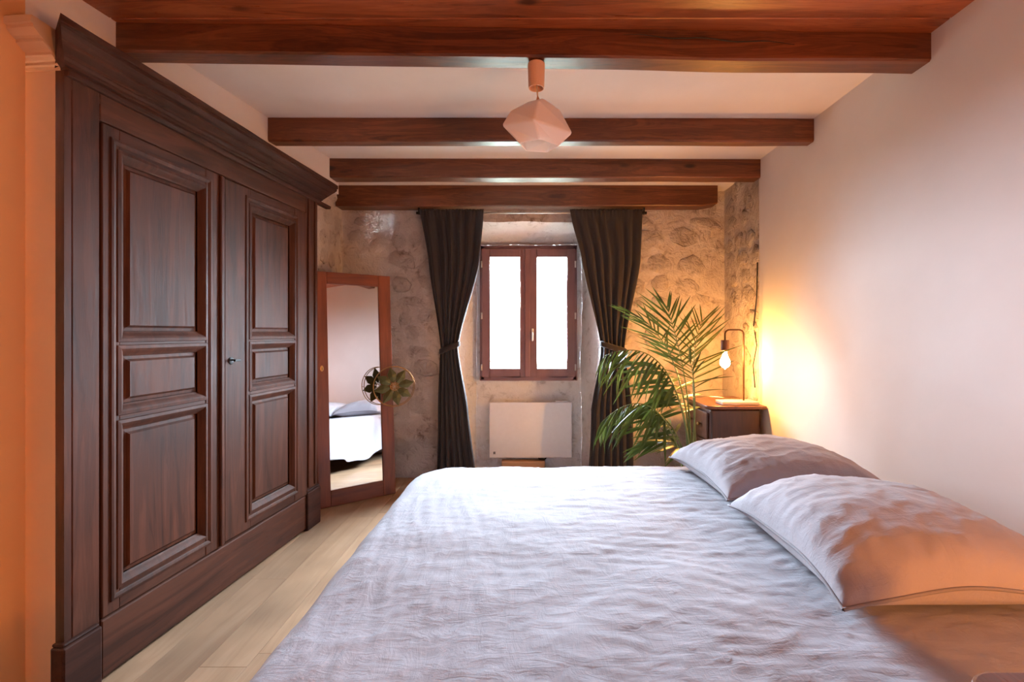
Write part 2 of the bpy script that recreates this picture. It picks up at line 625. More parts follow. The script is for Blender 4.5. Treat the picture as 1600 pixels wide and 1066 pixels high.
b1 = beam('thick dark pine ceiling beam the pendant lamp hangs from', -1.500, 1.474, 1.722, 1.785, 2.152, ZC - .014, .078, .098)
crack = MB().tube([(.33 + .03 * i, 1.7525 + .0006 * i + .001, 2.232 - .0012 * i + .004 * math.sin(i * .8)) for i in range(22)], [.0005 + .0022 * math.sin(PI * (i + .3) / 22.6) for i in range(22)], 5).build('crack', M['iron'], b1)
beam('pine ceiling beam just beyond the pendant lamp', -1.372, 1.474, 2.512, 2.522, 2.148, ZC - .002, .075, .068)
beam('pine ceiling beam third from the viewer, its end meeting the white wall edge', -1.299, 1.474, 3.100, 3.112, 2.149, ZC - .002, .11, .10)
beam('pine ceiling beam against the stone wall above the curtains', -1.49, 1.41, 3.665, 3.665, 2.112, ZC - .002, .135, .135, .02)

# ------------------------------------------------------------------ window
win = thing('window_1', 'oxblood painted two-leaf casement window in a deep stone recess', None, (0, 0, 0), kind='structure')
YW = 4.05
MB().box(WX0, WX0 + .035, YW, YN + .02, WZ0, WZ1).box(WX1 - .035, WX1, YW, YN + .02, WZ0, WZ1).box(WX0, WX1, YW, YN + .02, WZ1 - .035, WZ1).box(WX0, WX1, YW, YN + .02, WZ0, WZ0 + .035).build('frame', M['winframe'], win, bevel=.004)
mid = -.028


def sash(x0, x1):
    z0, z1 = WZ0 + .028, WZ1 - .028
    s = .068
    g = MB()
    ya, yb = YW - .022, YW + .03
    g.box(x0, x0 + s, ya, yb, z0, z1).box(x1 - s, x1, ya, yb, z0, z1).box(x0 + s, x1 - s, ya, yb, z1 - s, z1).box(x0 + s, x1 - s, ya, yb, z0, z0 + s * 1.05)
    so = g.build('sash', M['winframe'], win, bevel=.005)
    MB().box(x0 + s - .006, x1 - s + .006, YW + .004, YW + .01, z0 + s - .006, z1 - s + .006).build('pane', M['pane'], so)
    bz = z1 - .355
    return so


sl = sash(WX0 + .014, mid - .001)
sr = sash(mid + .001, WX1 - .014)
MB().box(mid - .030, mid + .012, YW - .036, YW - .0225, WZ0 + .03, WZ1 - .03).build('astragal', M['winframe'], sl, bevel=.005)
hx = mid + .032
hb = MB().box(hx - .010, hx + .010, YW - .030, YW - .0222, 1.085, 1.185).build('handle', M['metal'], sr, bevel=.004)
MB().tube([(hx, YW - .03, 1.15), (hx, YW - .055, 1.15), (hx, YW - .058, 1.14), (hx, YW - .058, 1.08)], .007, 8).build('handle', M['metal'], sr, True)
for sx, par in ((WX0 + .014, sl), (WX1 - .014, sr)):
    for hz in (.86, 1.29, 1.72):
        MB().lathe([(.001, -.028), (.007, -.026), (.007, .026), (.001, .028)], sx, YW - .026, hz, 10).build('hinge', M['metal'], par, True)

# ------------------------------------------------------------------ wardrobe
wa = thing('wardrobe', 'tall dark walnut wardrobe with two panelled doors built into the left wall', 'wardrobe', (-1.4225, 1.4716, 0), (0, 0, R(-4.80)))
LW, ZT = 1.462, 1.955     # length of the front, top under the cornice
# carcass (local x = out into the room, y = along the front)
MB().box(-.40, -.38, 0, LW, .02, ZT).build('back_panel', M['wood_z'], wa)
MB().box(-.38, -.001, .02, LW - .02, .18, .20).build('bottom_board', M['wood_y'], wa)
MB().box(-.38, -.001, .02, LW - .02, 1.90, 1.92).build('top_board', M['wood_y'], wa)
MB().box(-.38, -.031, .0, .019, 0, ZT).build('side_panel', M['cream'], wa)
MB().box(-.03, -.001, -.001, .02, 0, ZT).build('side_edge', M['wood_z'], wa)
MB().box(-.38, 0, LW - .02, LW, 0, ZT).build('side_panel', M['wood_z'], wa)
# front frame
MB().box(-.035, 0, .0205, .110, .2, ZT).build('stile', M['wood_z'], wa, bevel=.004)
MB().box(-.035, 0, 1.334, LW - .021, .2, ZT).build('stile', M['wood_z'], wa, bevel=.004)
MB().box(-.002, .010, 1.352, 1.366, .245, ZT - .02).build('bead', M['wood_z'], wa, bevel=.004)
MB().box(-.002, .008, 1.425, 1.44, .245, ZT - .02).build('bead', M['wood_z'], wa, bevel=.003)
MB().box(-.035, 0, .1105, 1.3335, 1.846, ZT).build('frieze', M['wood_y'], wa, bevel=.003)
MB().box(-.035, .004, .1105, 1.3335, .012, .206).build('base_rail', M['wood_y'], wa, bevel=.006)
MB().box(-.03, .016, -.018, .104, 0, .196).box(-.03, .011, -.014, .100, .196, .207).build('plinth_block', M['wood_dark'], wa, bevel=.006)
MB().box(-.03, .016, 1.330, LW + .012, 0, .222).box(-.03, .011, 1.334, LW + .008, .222, .234).build('plinth_block', M['wood_dark'], wa, bevel=.006)


def panel_frame(mb, y0, y1, z0, z1, x0, steps):
    """stepped moulding running round a rectangle: steps = [(inset, x)]"""
    rings = [[(x0 + xx, y0 + d, z0 + d), (x0 + xx, y1 - d, z0 + d), (x0 + xx, y1 - d, z1 - d), (x0 + xx, y0 + d, z1 - d)] for d, xx in steps]
    mb.rings(rings, True, False)


def door(y0, y1, z0, z1, px0, px1, off, lock, hinge_y, open_deg, st_w):
    d = bpy.data.objects.new('door', None)
    T = .030
    # stiles and rails leave three openings
    zs = [(.318, .815), (.905, 1.070), (1.155, 1.735)]
    m = .028
    g = MB()
    g.box(0, T, y0, px0 - m, z0, z1)
    g.box(0, T, px1 + m, y1, z0, z1)
    body = g.build('door', M['wood_z'], wa, bevel=.004)
    body.location = (off - T + .004, 0, 0)
    for a, b in ((z0, zs[0][0] - m), (zs[0][1] + m, zs[1][0] - m), (zs[1][1] + m, zs[2][0] - m), (zs[2][1] + m, z1)):
        r_ = MB().box(0, T - .0015, px0 - m, px1 + m, a, b).build('rail', M['wood_y'], body, bevel=.003)
    for a, b in zs:
        mo = MB()
        panel_frame(mo, px0 - m, px1 + m, a - m, b + m, 0, [(-.010, T - .001), (-.008, T + .003), (.003, T + .0045), (.009, T + .001), (.015, T - .004), (.022, T - .011), (.028, T - .015)])
        mo.build('moulding', M['wood_z'], body)
        k = MB()
        e = .001
        panel_frame(k, px0 + e, px1 - e, a + e, b - e, 0, [(0, T - .020), (.012, T - .018), (.020, T - .010)])
        k.v += [(T - .010, px0 + e + .02, a + e + .02), (T - .010, px1 - e - .02, a + e + .02), (T - .010, px1 - e - .02, b - e - .02), (T - .010, px0 + e + .02, b - e - .02)]
        nn = len(k.v)
        k.f.append((nn - 4, nn - 3, nn - 2, nn - 1))
        k.f.append((0, 1, 2, 3))
        k.build('panel', M['wood_z'], body)
    # outer bead round all three panels
    mo = MB()
    panel_frame(mo, px0 - .062, px1 + .062, z0 + .038, z1 - .036, 0, [(0, T - .0005), (.002, T + .004), (.010, T + .005), (.018, T + .002), (.022, T - .0005)])
    mo.build('moulding', M['wood_z'], body)
    if hinge_y is not None and open_deg:
        body.location = (off - T + .004, 0, 0)
        # turn about the hinge line
        a = R(open_deg)
        body.rotation_euler = (0, 0, a)
        p = Vector((0, hinge_y, 0))
        body.location += p - Matrix.Rotation(a, 3, 'Z') @ p
    return body


d1 = door(.113, .668, .211, 1.841, .203, .535, 0, False, None, 0, .09)
MB().box(.027, .040, .640, .664, .215, 1.838).build('astragal', M['wood_z'], d1, bevel=.006)
d2 = door(.690, 1.331, .211, 1.841, .885, 1.185, .006, True, 1.331, -1.6, .19)
k = MB().lathe([(.001, 0), (.016, 0), (.017, .002), (.012, .004), (.001, .005)], 0, 0, 0, 16)
k.v = [(.030 + z, .728 + x, 1.022 + y) for x, y, z in k.v]
k.build('escutcheon', M['iron'], d2)
MB().tube([(.032, .728, 1.026), (.056, .728, 1.026)], .0042, 8).box(.052, .062, .716, .752, 1.019, 1.029).build('key', M['iron'], d2, bevel=.002)

# cornice with a mitred return on the near side
prof = [(px_, ZT + pz_) for px_, pz_ in [(-0.035, -0.006), (0.004, -0.006), (0.004, 0.004), (0.012, 0.006), (0.012, 0.014), (0.018, 0.016), (0.024, 0.024), (0.03, 0.026), (0.03, 0.034), (0.038, 0.038), (0.05, 0.046), (0.056, 0.05), (0.056, 0.058), (0.066, 0.062), (0.078, 0.072), (0.082, 0.076), (0.082, 0.084), (0.09, 0.086), (0.09, 0.106), (-0.035, 0.106)]]
cn = MB()
rings = []
for i in range(25):
    t = i / 24
    r_ = []
    for (px, pz) in prof:
        ext = max(px, 0)
        e1 = LW - .01 + (.09 if pz > ZT + .05 else .05)
        yy = (-ext) * (1 - t) + e1 * t if i in (0, 24) else (-ext) * (1 - t) + e1 * t
        jit = .0025 * noise.noise(Vector((px * 30, t * 9, pz * 30)))
        r_.append((px + jit, yy + (.006 * noise.noise(Vector((px * 60, 3, pz * 60))) if i == 24 else 0), pz + jit * .7))
    rings.append(r_)
cn.rings(rings)
cn.build('cornice', M['wood_dark'], wa)
MB().prism([(-.02, ZT - .022), (.012, ZT - .022), (.016, ZT - .004), (-.02, ZT - .004)], 'y', .0, LW + .14).build('cornice_moulding', M['wood_dark'], wa, bevel=.003)
rt = MB()
rings = []
for i in range(7):
    t = i / 6
    r_ = []
    for (px, pz) in prof:
        ext = max(px, 0)
        xx = ext * .12 * (1 - t) - .150 * t
        r_.append((xx - .012 * (1 - t), -ext - .001 + (.02 if px < 0 else 0) + .003 * noise.noise(Vector((t * 7, pz * 40, 1))), pz))
    rings.append(r_)
rt.rings(rings)
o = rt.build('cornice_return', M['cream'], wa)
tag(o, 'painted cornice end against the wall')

# ------------------------------------------------------------------ standing mirror
th = math.asin(.11 / 1.55)
mi = thing('standing_mirror', 'tall mirror in a reddish wooden frame leaning across the corner', 'mirror', (-1.385, 3.13, .0025), (-th, 0, math.atan2(.616, .788)))
MW, MH = .525, 1.565
MB().box(0, .082, 0, .028, 0, MH).build('stile', M['mirror_z'], mi, bevel=.004)
MB().box(MW - .088, MW, 0, .028, 0, MH).build('stile', M['mirror_z'], mi, bevel=.004)
MB().box(.0825, MW - .0885, .001, .028, 0, .105).build('rail', M['mirror_x'], mi, bevel=.003)
MB().box(.0825, MW - .0885, .001, .028, MH - .082, MH).build('rail', M['mirror_x'], mi, bevel=.003)
gl = MB()
gl.rings([[(x0, yy, z0), (x1, yy, z0), (x1, yy, z1), (x0, yy, z1)] for x0, x1, z0, z1, yy in ((.0826, MW - .0886, .1054, MH - .0824, .014), (.0826, MW - .0886, .1054, MH - .0824, .011))])
gl.build('mirror_glass', M['mirror'], mi)
MB().box(.08, MW - .086, .0285, .032, .1, MH - .08).build('backing_board', M['mirror_x'], mi)
e = MB().lathe([(.001, 0), (.010, 0), (.011, .002), (.001, .003)], 0, 0, 0, 14)
e.v = [(.040 + x, -z, .912 + y * 1.8) for x, y, z in e.v]
ec = e.build('keyhole_plate', M['brass'], mi)
MB().box(.0385, .0415, -.004, -.0029, .900, .918).build('keyhole', M['iron'], ec)

# hoop with a painted tin flower hung on the frame
hoD = 3.36
hc = at(616, 604, hoD)
ho = thing('hoop_ornament', 'olive tin flower inside a brass wire hoop hung on the mirror frame', 'ornament', hc, (0, 0, R(24)))
for yy, rr in ((0, .140), (.022, .136)):
    MB().tube([(rr * math.cos(2 * PI * k / 40), yy, rr * math.sin(2 * PI * k / 40)) for k in range(41)], .0028, 6, False).build('hoop', M['goldwire'], ho, True)
for a_ in (0, 90, 180):
    MB().tube([(.14 * math.cos(R(a_)), 0, .14 * math.sin(R(a_))), (.136 * math.cos(R(a_)), .022, .136 * math.sin(R(a_)))], .002, 6).build('brace', M['goldwire'], ho)
for k in range(8):
    a = 2 * PI * k / 8 + .2
    pts = [(.022, -.10), (.06, -.42), (.094, -.33), (.138, 0), (.094, .33), (.06, .42), (.022, .10)]
    p = MB()
    n0 = [(r * math.cos(a + b), 0, r * math.sin(a + b)) for r, b in pts]
    back = [(x, .003, z) for x, y, z in n0]
    fr = [(x, -.004 if i not in (0, 3, 6) else -.001, z) for i, (x, y, z) in enumerate(n0)]
    p.v = fr + back
    p.v += [(.075 * math.cos(a), -.016, .075 * math.sin(a))]
    for i in range(7):
        p.f.append((i, (i + 1) % 7, 14))
        p.f.append((7 + i, 7 + (i + 1) % 7, (i + 1) % 7, i))
    p.f.append(tuple(range(7, 14)))
    p.build('petal', M['olive'], ho)
for rr, zz in ((.016, .012), (.028, .008)):
    MB().tube([(rr * math.cos(2 * PI * k / 20), -.012, rr * math.sin(2 * PI * k / 20)) for k in range(21)], .003, 6, False).build('rosette_ring', M['goldwire'], ho, True)
r0 = MB()
for k in range(8):
    a = 2 * PI * k / 8
    r0.tube([(.006 * math.cos(a), -.014, .006 * math.sin(a)), (.03 * math.cos(a), -.012, .03 * math.sin(a))], .002, 5)
r0.build('rosette', M['goldwire'], ho)
MB().tube([(.0, .02, .136), (-.004, .05, .145), (-.008, .085, .142)], .002, 6).build('hook', M['iron'], ho)

# ------------------------------------------------------------------ curtains
YR = 3.715


def curtain(label, rows, seed, folds, lean):
    c = thing('curtain', label, 'curtain', (0, 0, 0), group='dark tied curtains')
    nu, nv = 150, 110
    z0, z1 = rows[-1][0], rows[0][0]

    def ext(z):
        for (za, la, ra), (zb, lb, rb) in zip(rows, rows[1:]):
            if zb <= z <= za:
                t = (za - z) / (za - zb)
                t = t * t * (3 - 2 * t) * .35 + t * .65
                return la + (lb - la) * t, ra + (rb - ra) * t
        return rows[-1][1:]

    def fn(s, t):
        z = z0 + (z1 - z0) * t
        l, r = ext(z)
        wd = r - l
        top = max(0, (z - (z1 - .10)) / .10)
        ph = .9 * noise.noise(Vector((s * 3, z * .9, seed)))
        tight = max(0, 1 - wd / .5)
        amp = (.014 + .018 * tight) * (1 - .7 * min(1, top * 1.2))
        q = math.sin(2 * PI * folds * s + ph * 2.2) + .16 * math.sin(2 * PI * folds * 2.3 * s + 1.3 + ph)
        y = YR + amp * q * .8 + .007 * noise.noise(Vector((s * 9, z * 2.2, seed + 3)))
        y -= .021 * min(1, top * 1.3)
        if top > 0:
            y += .004 * math.sin(2 * PI * folds * 3.1 * s) * top
        xx = l + wd * s + .010 * noise.noise(Vector((s * 5, z * 1.4, seed + 9))) * (1 - top)
        zz = z + (.006 * noise.noise(Vector((s * 40, 0, seed))) if t > .985 else 0)
        return (xx, y, zz)
    g = MB().grid(nu, nv, fn)
    o = g.build('cloth', M['curtain'], c, True)
    solidify(o, .004)
    zt = rows[2][0]
    l, r = ext(zt)
    tb = MB()
    rings = []
    for dz, gr in ((-.022, -.003), (-.014, .004), (.014, .004), (.022, -.003)):
        rings.append([((l + r) / 2 + ((r - l) / 2 + .012 + gr) * math.cos(2 * PI * k / 28), YR + (.042 + gr) * math.sin(2 * PI * k / 28), zt + dz + lean * .10 * math.cos(2 * PI * k / 28)) for k in range(28)])
    tb.rings(rings, True, False)
    solidify(tb.build('tieback', M['curtain'], c, True), .003)
    return c


curtain('dark brown curtain tied back beside the mirror, left of the window',
        [(2.093, -.858, -.368), (1.70, -.800, -.405), (1.035, -.695, -.568), (.99, -.700, -.562), (.55, -.722, -.49), (.02, -.73, -.43)], 2, 6, .3)
curtain('dark brown curtain tied back behind the palm, right of the window',
        [(2.093, .292, .846), (1.70, .385, .83), (1.035, .540, .715), (.99, .538, .722), (.55, .455, .77), (.02, .435, .78)], 7, 6, -.3)
rod = thing('curtain_rod', 'thin steel curtain rod on black brackets under the last beam', 'curtain rod', (0, YR, 2.071))
MB().tube([(-.875, 0, 0), (.87, 0, 0)], .0055, 10).build('rod', M['metal'], rod, True)
for xx in (-.868, .862):
    MB().box(xx - .006, xx + .006, -.008, .012, -.012, .0405).build('bracket', M['iron'], rod, bevel=.002)
    MB().tube([(xx - .02, 0, 0), (xx + .02, 0, 0)], .011, 12).build('finial', M['iron'], rod, True)

# ------------------------------------------------------------------ radiator
ra = thing('panel_radiator', 'flat white electric panel heater under the window', 'radiator', (-.0105, 4.03, .108))
MB().box(-.344, .344, -.012, .012, 0, .462).build('panel', M['enamel'], ra, bevel=.005)
MB().box(-.30, .30, .0125, .068, .03, .43).build('casing', M['enamel'], ra, bevel=.006)
MB().box(.205, .305, -.004, .05, .4625, .474).build('control_box', M['enamel'], ra, bevel=.004)
lg = MB()
lg.box(-.309, -.303, -.0135, -.0122, .030, .052).box(-.299, -.293, -.0135, -.0122, .030, .052).box(-.303, -.299, -.0135, -.0122, .038, .044).box(-.303, -.299, -.0135, -.0122, .049, .052)
lg.build('printed_mark', M['ink'], ra)
MB().tube([(.06, .03, .03), (.07, .02, -.015), (.12, .03, -.02), (.16, .035, .02)], .006, 6).build('cable', M['iron'], ra, True)
tag(MB().box(-.25, .11, 3.99, 4.07, 0, .084).build('wooden_block', M['pine_block'], None, bevel=.004), 'plain wooden block under the white panel heater', 'block')


# ------------------------------------------------------------------ bedside cabinets and lamps
def cabinet(label, loc, rz=0):
    n = thing('bedside_cabinet', label, 'cabinet', loc, (0, 0, rz), group='dark bedside cabinets')
    W, D, Hh = .32, .46, .668          # local x = depth to the wall, y = width; drawers face -x
    MB().box(0, W, 0, D, .05, Hh).build('carcass', M['stand'], n, bevel=.018, seg=4)
    MB().box(.035, W - .002, -.004, 0.0, .455, .460).build('side_seam', M['iron'], n)
    tp = [(-.028 + r * 0, 0) for r in ()]
    c = .05
    pts = []
    for (cx_, cy_, a0) in ((-.03 + c, -.025 + c, 180), (W + .025 - .008, -.025 + .008, 270), (W + .025 - .008, D + .02 - .008, 0), (-.03 + c, D + .02 - c, 90)):
        rr = c if cx_ < 0.1 else .008
        for q in range(7):
            a = R(a0 + 90 * q / 6)
            pts.append((cx_ + rr * math.cos(a), cy_ + rr * math.sin(a)))
    MB().prism(pts, 'z', Hh + .001, Hh + .022).build('top', M['stand_top'], n, bevel=.005)
    for za, zb in ((.468, .64), (.28, .455), (.085, .268)):
        dr = MB().box(-.014, -.0005, .03, D - .03, za, zb).build('drawer', M['stand'], n, bevel=.005)
        for yy in (D * .3, D * .7):
            k = MB().lathe([(.001, 0), (.006, 0), (.006, .008), (.012, .014), (.010, .022), (.001, .025)], 0, 0, 0, 12)
            k.v = [(-.0145 - z, yy + x, (za + zb) / 2 + y) for x, y, z in k.v]
            k.build('knob', M['brass'], dr, True)
    for xx in (.01, W - .05):
        for yy in (.01, D - .05):
            MB().box(xx, xx + .04, yy, yy + .04, 0, .0495).build('foot', M['stand'], n, bevel=.004)
    return n


def lamp(label, loc, rz, bulb):
    t = thing('table_lamp', label, 'lamp', loc, (0, 0, rz), group='bedside filament lamps')
    MB().box(-.118, .118, -.062, .062, 0, .022).build('base', M['slab'], t, bevel=.005)
    X0, X1, zt, r = .043, -.077, .478, .03
    path = [(X0, 0, .022), (X0, 0, zt - r)]
    path += [(X0 - r + r * math.cos(R(a)), 0, zt - r + r * math.sin(R(a))) for a in range(15, 91, 15)]
    path += [(X1 + r + r * math.cos(R(a)), 0, zt - r + r * math.sin(R(a))) for a in range(90, 181, 15)]
    path += [(X1, 0, .408)]
    MB().tube(path, .0055, 10).build('stem', M['bronze'], t, True)
    MB().lathe([(.001, .412), (.024, .412), (.026, .410), (.026, .345), (.023, .343), (.001, .343)], X1, 0, 0, 24).build('socket', M['rust'], t, bevel=.001)
    bo = MB().lathe([(.001, .342), (.012, .341), (.0125, .330), (.0135, .320), (.017, .308), (.0225, .297), (.027, .287), (.030, .277), (.031, .268), (.030, .258), (.027, .249), (.021, .241), (.013, .236), (.006, .233), (.003, .226), (.0005, .222)], X1, 0, 0, 20).build('bulb', bulb, t, True)
    MB().tube([(.118, .03, .008), (.128, .035, .006), (.132, .06, .004), (.12, .12, .003), (.10, .20, .003)], .003, 6).build('cable', M['iron'], t, True)
    return t


cabinet('dark wooden bedside cabinet between the palm and the white wall', (1.125, 3.04, 0))
lamp('bronze hook lamp with a glowing bulb lighting the stone wall', (1.322, 3.115, .6905), 0, M['bulb_far'])
cabinet('dark wooden bedside cabinet at the bottom right corner, near the viewer', (.60, .178, 0))
fl_ = thing('unseen_floor_lamp', 'unseen floor lamp with a bare amber globe, added behind the viewer for warm light', 'lamp', (1.16, -.12, 0))  # out of view, added to throw orange light on near pillow and left wall
MB().lathe([(.001, 0), (.13, 0), (.13, .014), (.02, .022), (.001, .022)], 0, 0, 0, 32).build('base', M['bronze'], fl_, bevel=.002)
MB().tube([(0, 0, .02), (0, 0, .73)], .008, 12).build('pole', M['bronze'], fl_, True)
MB().lathe([(.001, .72), (.022, .72), (.024, .765), (.001, .766)], 0, 0, 0, 20).build('socket', M['rust'], fl_, bevel=.001)
MB().lathe([(.001, .767)] + [(.06 * math.sin(R(a)), 0.825 - .06 * math.cos(R(a))) for a in range(20, 180, 12)] + [(.0005, .885)], 0, 0, 0, 24).build('globe', M['bulb_near'], fl_, True)
tag(MB().tube([rough((XR + .045, 3.22, 1.62)) + Vector((-.012, 0, 0)), rough((XR + .045, 3.23, 1.4)) + Vector((-.014, 0, 0)), rough((XR + .045, 3.27, 1.2)) + Vector((-.016, 0, 0)), rough((XR + .045, 3.22, 1.06)) + Vector((-.016, 0, 0)), rough((XR + .045, 3.27, .93)) + Vector((-.016, 0, 0)), rough((XR + .045, 3.24, .78)) + Vector((-.014, 0, 0))], .0035, 6).build('wall_cable', M['iron'], None, True), 'thin dark cable running down the stone wall beside the lamp', 'cable')

# ------------------------------------------------------------------ bed
BX0_, BX1_, BY0, BY1, BZ = -.525, 1.465, .785, 2.35, .50
bd = thing('bed', 'double bed with its head against the white wall', 'bed', (0, 0, 0))
MB().box(BX0_ + .03, BX1_, BY0 + .03, BY1 - .03, .24, BZ - .012).build('mattress', M['linen'], bd, bevel=.05, seg=5)
MB().box(BX0_ + .05, BX1_ - .01, BY0 + .05, BY1 - .05, .14, .239).build('base', M['stand'], bd, bevel=.01)
for xx in (BX0_ + .1, BX1_ - .16):
    for yy in (BY0 + .1, BY1 - .16):
        MB().box(xx, xx + .06, yy, yy + .06, 0, .139).build('leg', M['stand'], bd, bevel=.005)


def crease(p):
    # soft rolling plus two families of sharp folds
    x_, y_ = p.x, p.y
    h = .010 * noise.noise(Vector((x_ * 2.1, y_ * 2.4, 1.7))) + .004 * noise.noise(Vector((x_ * 6, y_ * 6, 5)))
    wx = x_ + .10 * noise.noise(Vector((x_ * 2.5, y_ * 2.5, 8)))
    wy = y_ + .10 * noise.noise(Vector((x_ * 2.5, y_ * 2.5, 3)))
    a = 1 - abs(noise.noise(Vector((wx * 6 + wy * 4, wy * 30, 2))))
    b = 1 - abs(noise.noise(Vector(((x_ + (wx - x_) * .3) * 30 + y_ * 5, y_ * 2.0, 6))))
    c = 1 - abs(noise.noise(Vector((wx * 9, wy * 22, 12))))
    left = max(0, min(1, (.35 - x_) / .7))
    h += .0030 * (1 - left) * a ** 6 + .0040 * left * b ** 7 + .0025 * c ** 9 * (.5 + .5 * (1 - left))
    return h


def cloth_pt(u, v):
    # u along the bed's length (x), v across (y); anything past the edges hangs down
    ex = max(0, BX0_ + .03 - u)
    ey = (v - (BY1 - .03)) if v > BY1 - .03 else (v - (BY0 + .03) if v < BY0 + .03 else 0)
    bx_, by_ = max(u, BX0_ + .03), min(max(v, BY0 + .03), BY1 - .03)
    d = math.hypot(ex, ey)
    rc = .16 if v > (BY0 + BY1) / 2 else .04       # rounded corners at the foot of the bed
    kx = BX0_ + .03 + rc
    ky = BY1 - .03 - rc if v > (BY0 + BY1) / 2 else BY0 + .03 + rc
    sy = 1 if v > (BY0 + BY1) / 2 else -1
    if u < kx and (v - ky) * sy > 0:
        q = Vector((u - kx, v - ky, 0))
        d = max(0, q.length - rc)
        if d > 0:
            q.normalize()
            bx_, by_ = kx + q.x * rc, ky + q.y * rc
            ex, ey = -q.x * d, q.y * d
    if d < 1e-6:
        return Vector((u, v, BZ + .004 + crease(Vector((u, v, 0)))))
    dx, dy = -ex / d, ey / d
    rr = .055
    arc = rr * PI / 2
    if d < arc:
        o_, z_ = rr * math.sin(d / rr), rr * (1 - math.cos(d / rr))
    else:
        o_, z_ = rr, rr + d - arc
    hang = min(1, max(0, d - .03) / .25)
    s = bx_ * 1.0 + by_ * 1.3 + math.atan2(dy, -dx) * .3
    wave = .022 * hang * math.sin(s * 17 + 1.6 * noise.noise(Vector((s * 3, d * 2, 4)))) + .02 * hang * noise.noise(Vector((s * 6, d * 2, 9)))
    o_ += wave + .02 * hang
    P = Vector((bx_ + dx * o_, by_ + dy * o_, BZ + .004 - z_))
    P.z += crease(Vector((u, v, 0))) * max(.25, 1 - d / .1)
    return P


ov = .36
U0, U1, V0, V1 = BX0_ - ov, BX1_ - .0, BY0 - ov + .06, BY1 + ov


def duv(s, t):
    u = U0 + (U1 - U0) * s
    v = V0 + (V1 - V0) * t
    # uneven hem
    if v > BY1:
        v = BY1 + (v - BY1) * (1 + .16 * math.sin(u * 4.2 + .6) + .10 * noise.noise(Vector((u * 5, 2, 2))))
    return cloth_pt(u, v)


g = MB().grid(200, 190, duv)
du = g.build('bedspread', M['linen'], None, True)
solidify(du, .006, -1)
tag(du, 'lavender grey linen bedspread draped over the double bed', 'bedspread')


def pillow(label, corners, T, seed):
    """corners: four floor-plan points in order (front near, front far, back far, back near)"""
    c = [Vector((x, y, 0)) for x, y in corners]
    ctr = sum(c, Vector()) / 4
    zb = BZ + .016
    t_ = thing('pillow', label, 'pillow', (ctr.x, ctr.y, zb), group='linen pillows')

    def outl(u, v):
        # bilinear with the sides drawn in a little between the corners
        uu = u * (1 - .075 * (1 - v * v) * abs(u) ** 3)
        vv = v * (1 - .075 * (1 - u * u) * abs(v) ** 3)
        a, b = (uu + 1) / 2, (vv + 1) / 2
        p = (c[0].lerp(c[3], a)).lerp(c[1].lerp(c[2], a), b)
        return p - ctr

    def prof_(u, v):
        return max(0, (1 - abs(u) ** 2.4)) ** .42 * max(0, (1 - abs(v) ** 2.4)) ** .42

    def seam(u, v):
        return .030 + .022 * (1 - u * u * v * v) + .012 * noise.noise(Vector((u * 1.5, v * 1.5, seed)))

    def wr(u, v):
        e = max(abs(u), abs(v))
        k = max(0, (e - .25) / .75)
        r1 = 1 - abs(noise.noise(Vector((v * 7 if abs(u) > abs(v) else u * 7, e * 1.6, seed + 4))))
        r2 = 1 - abs(noise.noise(Vector((u * 4 + v * 3, v * 4 - u * 2, seed + 8))))
        return .011 * k * (1 - k * .6) * (r1 ** 4 - .4) + .004 * (r2 ** 6)

    def top(s, t):
        u, v = 2 * s - 1, 2 * t - 1
        u, v = math.sin(u * PI / 2) * .35 + u * .65, math.sin(v * PI / 2) * .35 + v * .65
        p = outl(u, v)
        f = prof_(u, v)
        return (p.x, p.y, seam(u, v) + T * f + wr(u, v) * min(1, f * 3))

    def bot(s, t):
        u, v = 2 * s - 1, 2 * t - 1
        u, v = math.sin(u * PI / 2) * .35 + u * .65, math.sin(v * PI / 2) * .35 + v * .65
        p = outl(u, v)
        f = min(1, prof_(u, v) * 1.6)
        return (p.x, p.y, seam(u, v) * (1 - f) + .002)
    n = 64
    MB().grid(n, n, top).grid(n, n, bot).build('cushion', M['pillow'], t_, True)
    ring = []
    for k in range(4 * 30):
        sd, q = divmod(k, 30)
        q = q / 15 - 1
        q = math.sin(q * PI / 2) * .35 + q * .65
        u, v = ((-1, q), (q, 1), (1, -q), (-q, -1))[sd]
        p = outl(u, v)
        ring.append(p * 1.004 + Vector((0, 0, seam(u, v) + .001)))
    ring.append(ring[0])
    MB().tube(ring, .0042, 6, False).build('piping', M['piping'], t_, True)
    return t_


pillow('far grey linen pillow nearest the palm and bedside cabinet', [(.70, 1.725), (.665, 2.33), (1.29, 2.36), (1.34, 1.735)], .125, 3)
pillow('near grey linen pillow glowing orange at its near side', [(.684, 1.06), (.695, 1.705), (1.30, 1.715), (1.28, 1.06)], .130, 21)

# ------------------------------------------------------------------ pendant lamp
pe = thing('pendant_lamp', 'small pendant lamp with a faceted frosted pink shade under the first beam', 'lamp', at(838, 97, 1.795))
pe.location.z = 2.150
MB().lathe([(.001, 0), (.031, -.001), (.032, -.004), (.029, -.093), (.026, -.093), (.026, -.07), (.001, -.07)], 0, 0, 0, 28).build('canopy', M['shell'], pe, bevel=.001)
MB().tube([(0, 0, -.06), (.003, 0, -.10), (.006, 0, -.135)], .0028, 8).build('cord', M['cord'], pe, True)
MB().lathe([(.001, -.124), (.004, -.125), (.010, -.152), (.012, -.156), (.001, -.157)], .006, 0, 0, 14).build('cord_grip', M['shell'], pe, True)
SH = [  # rings of irregular corners: (angle list, radius list, height)
    [(0, .052), (72, .045), (144, .040), (216, .046), (288, .052)],
    [(-8, .080), (52, .100), (124, .100), (200, .104), (270, .085)],
    [(-16, .126), (48, .112), (118, .118), (190, .130), (262, .112)],
    [(-4, .075), (60, .070), (130, .066), (205, .072), (275, .068)]]
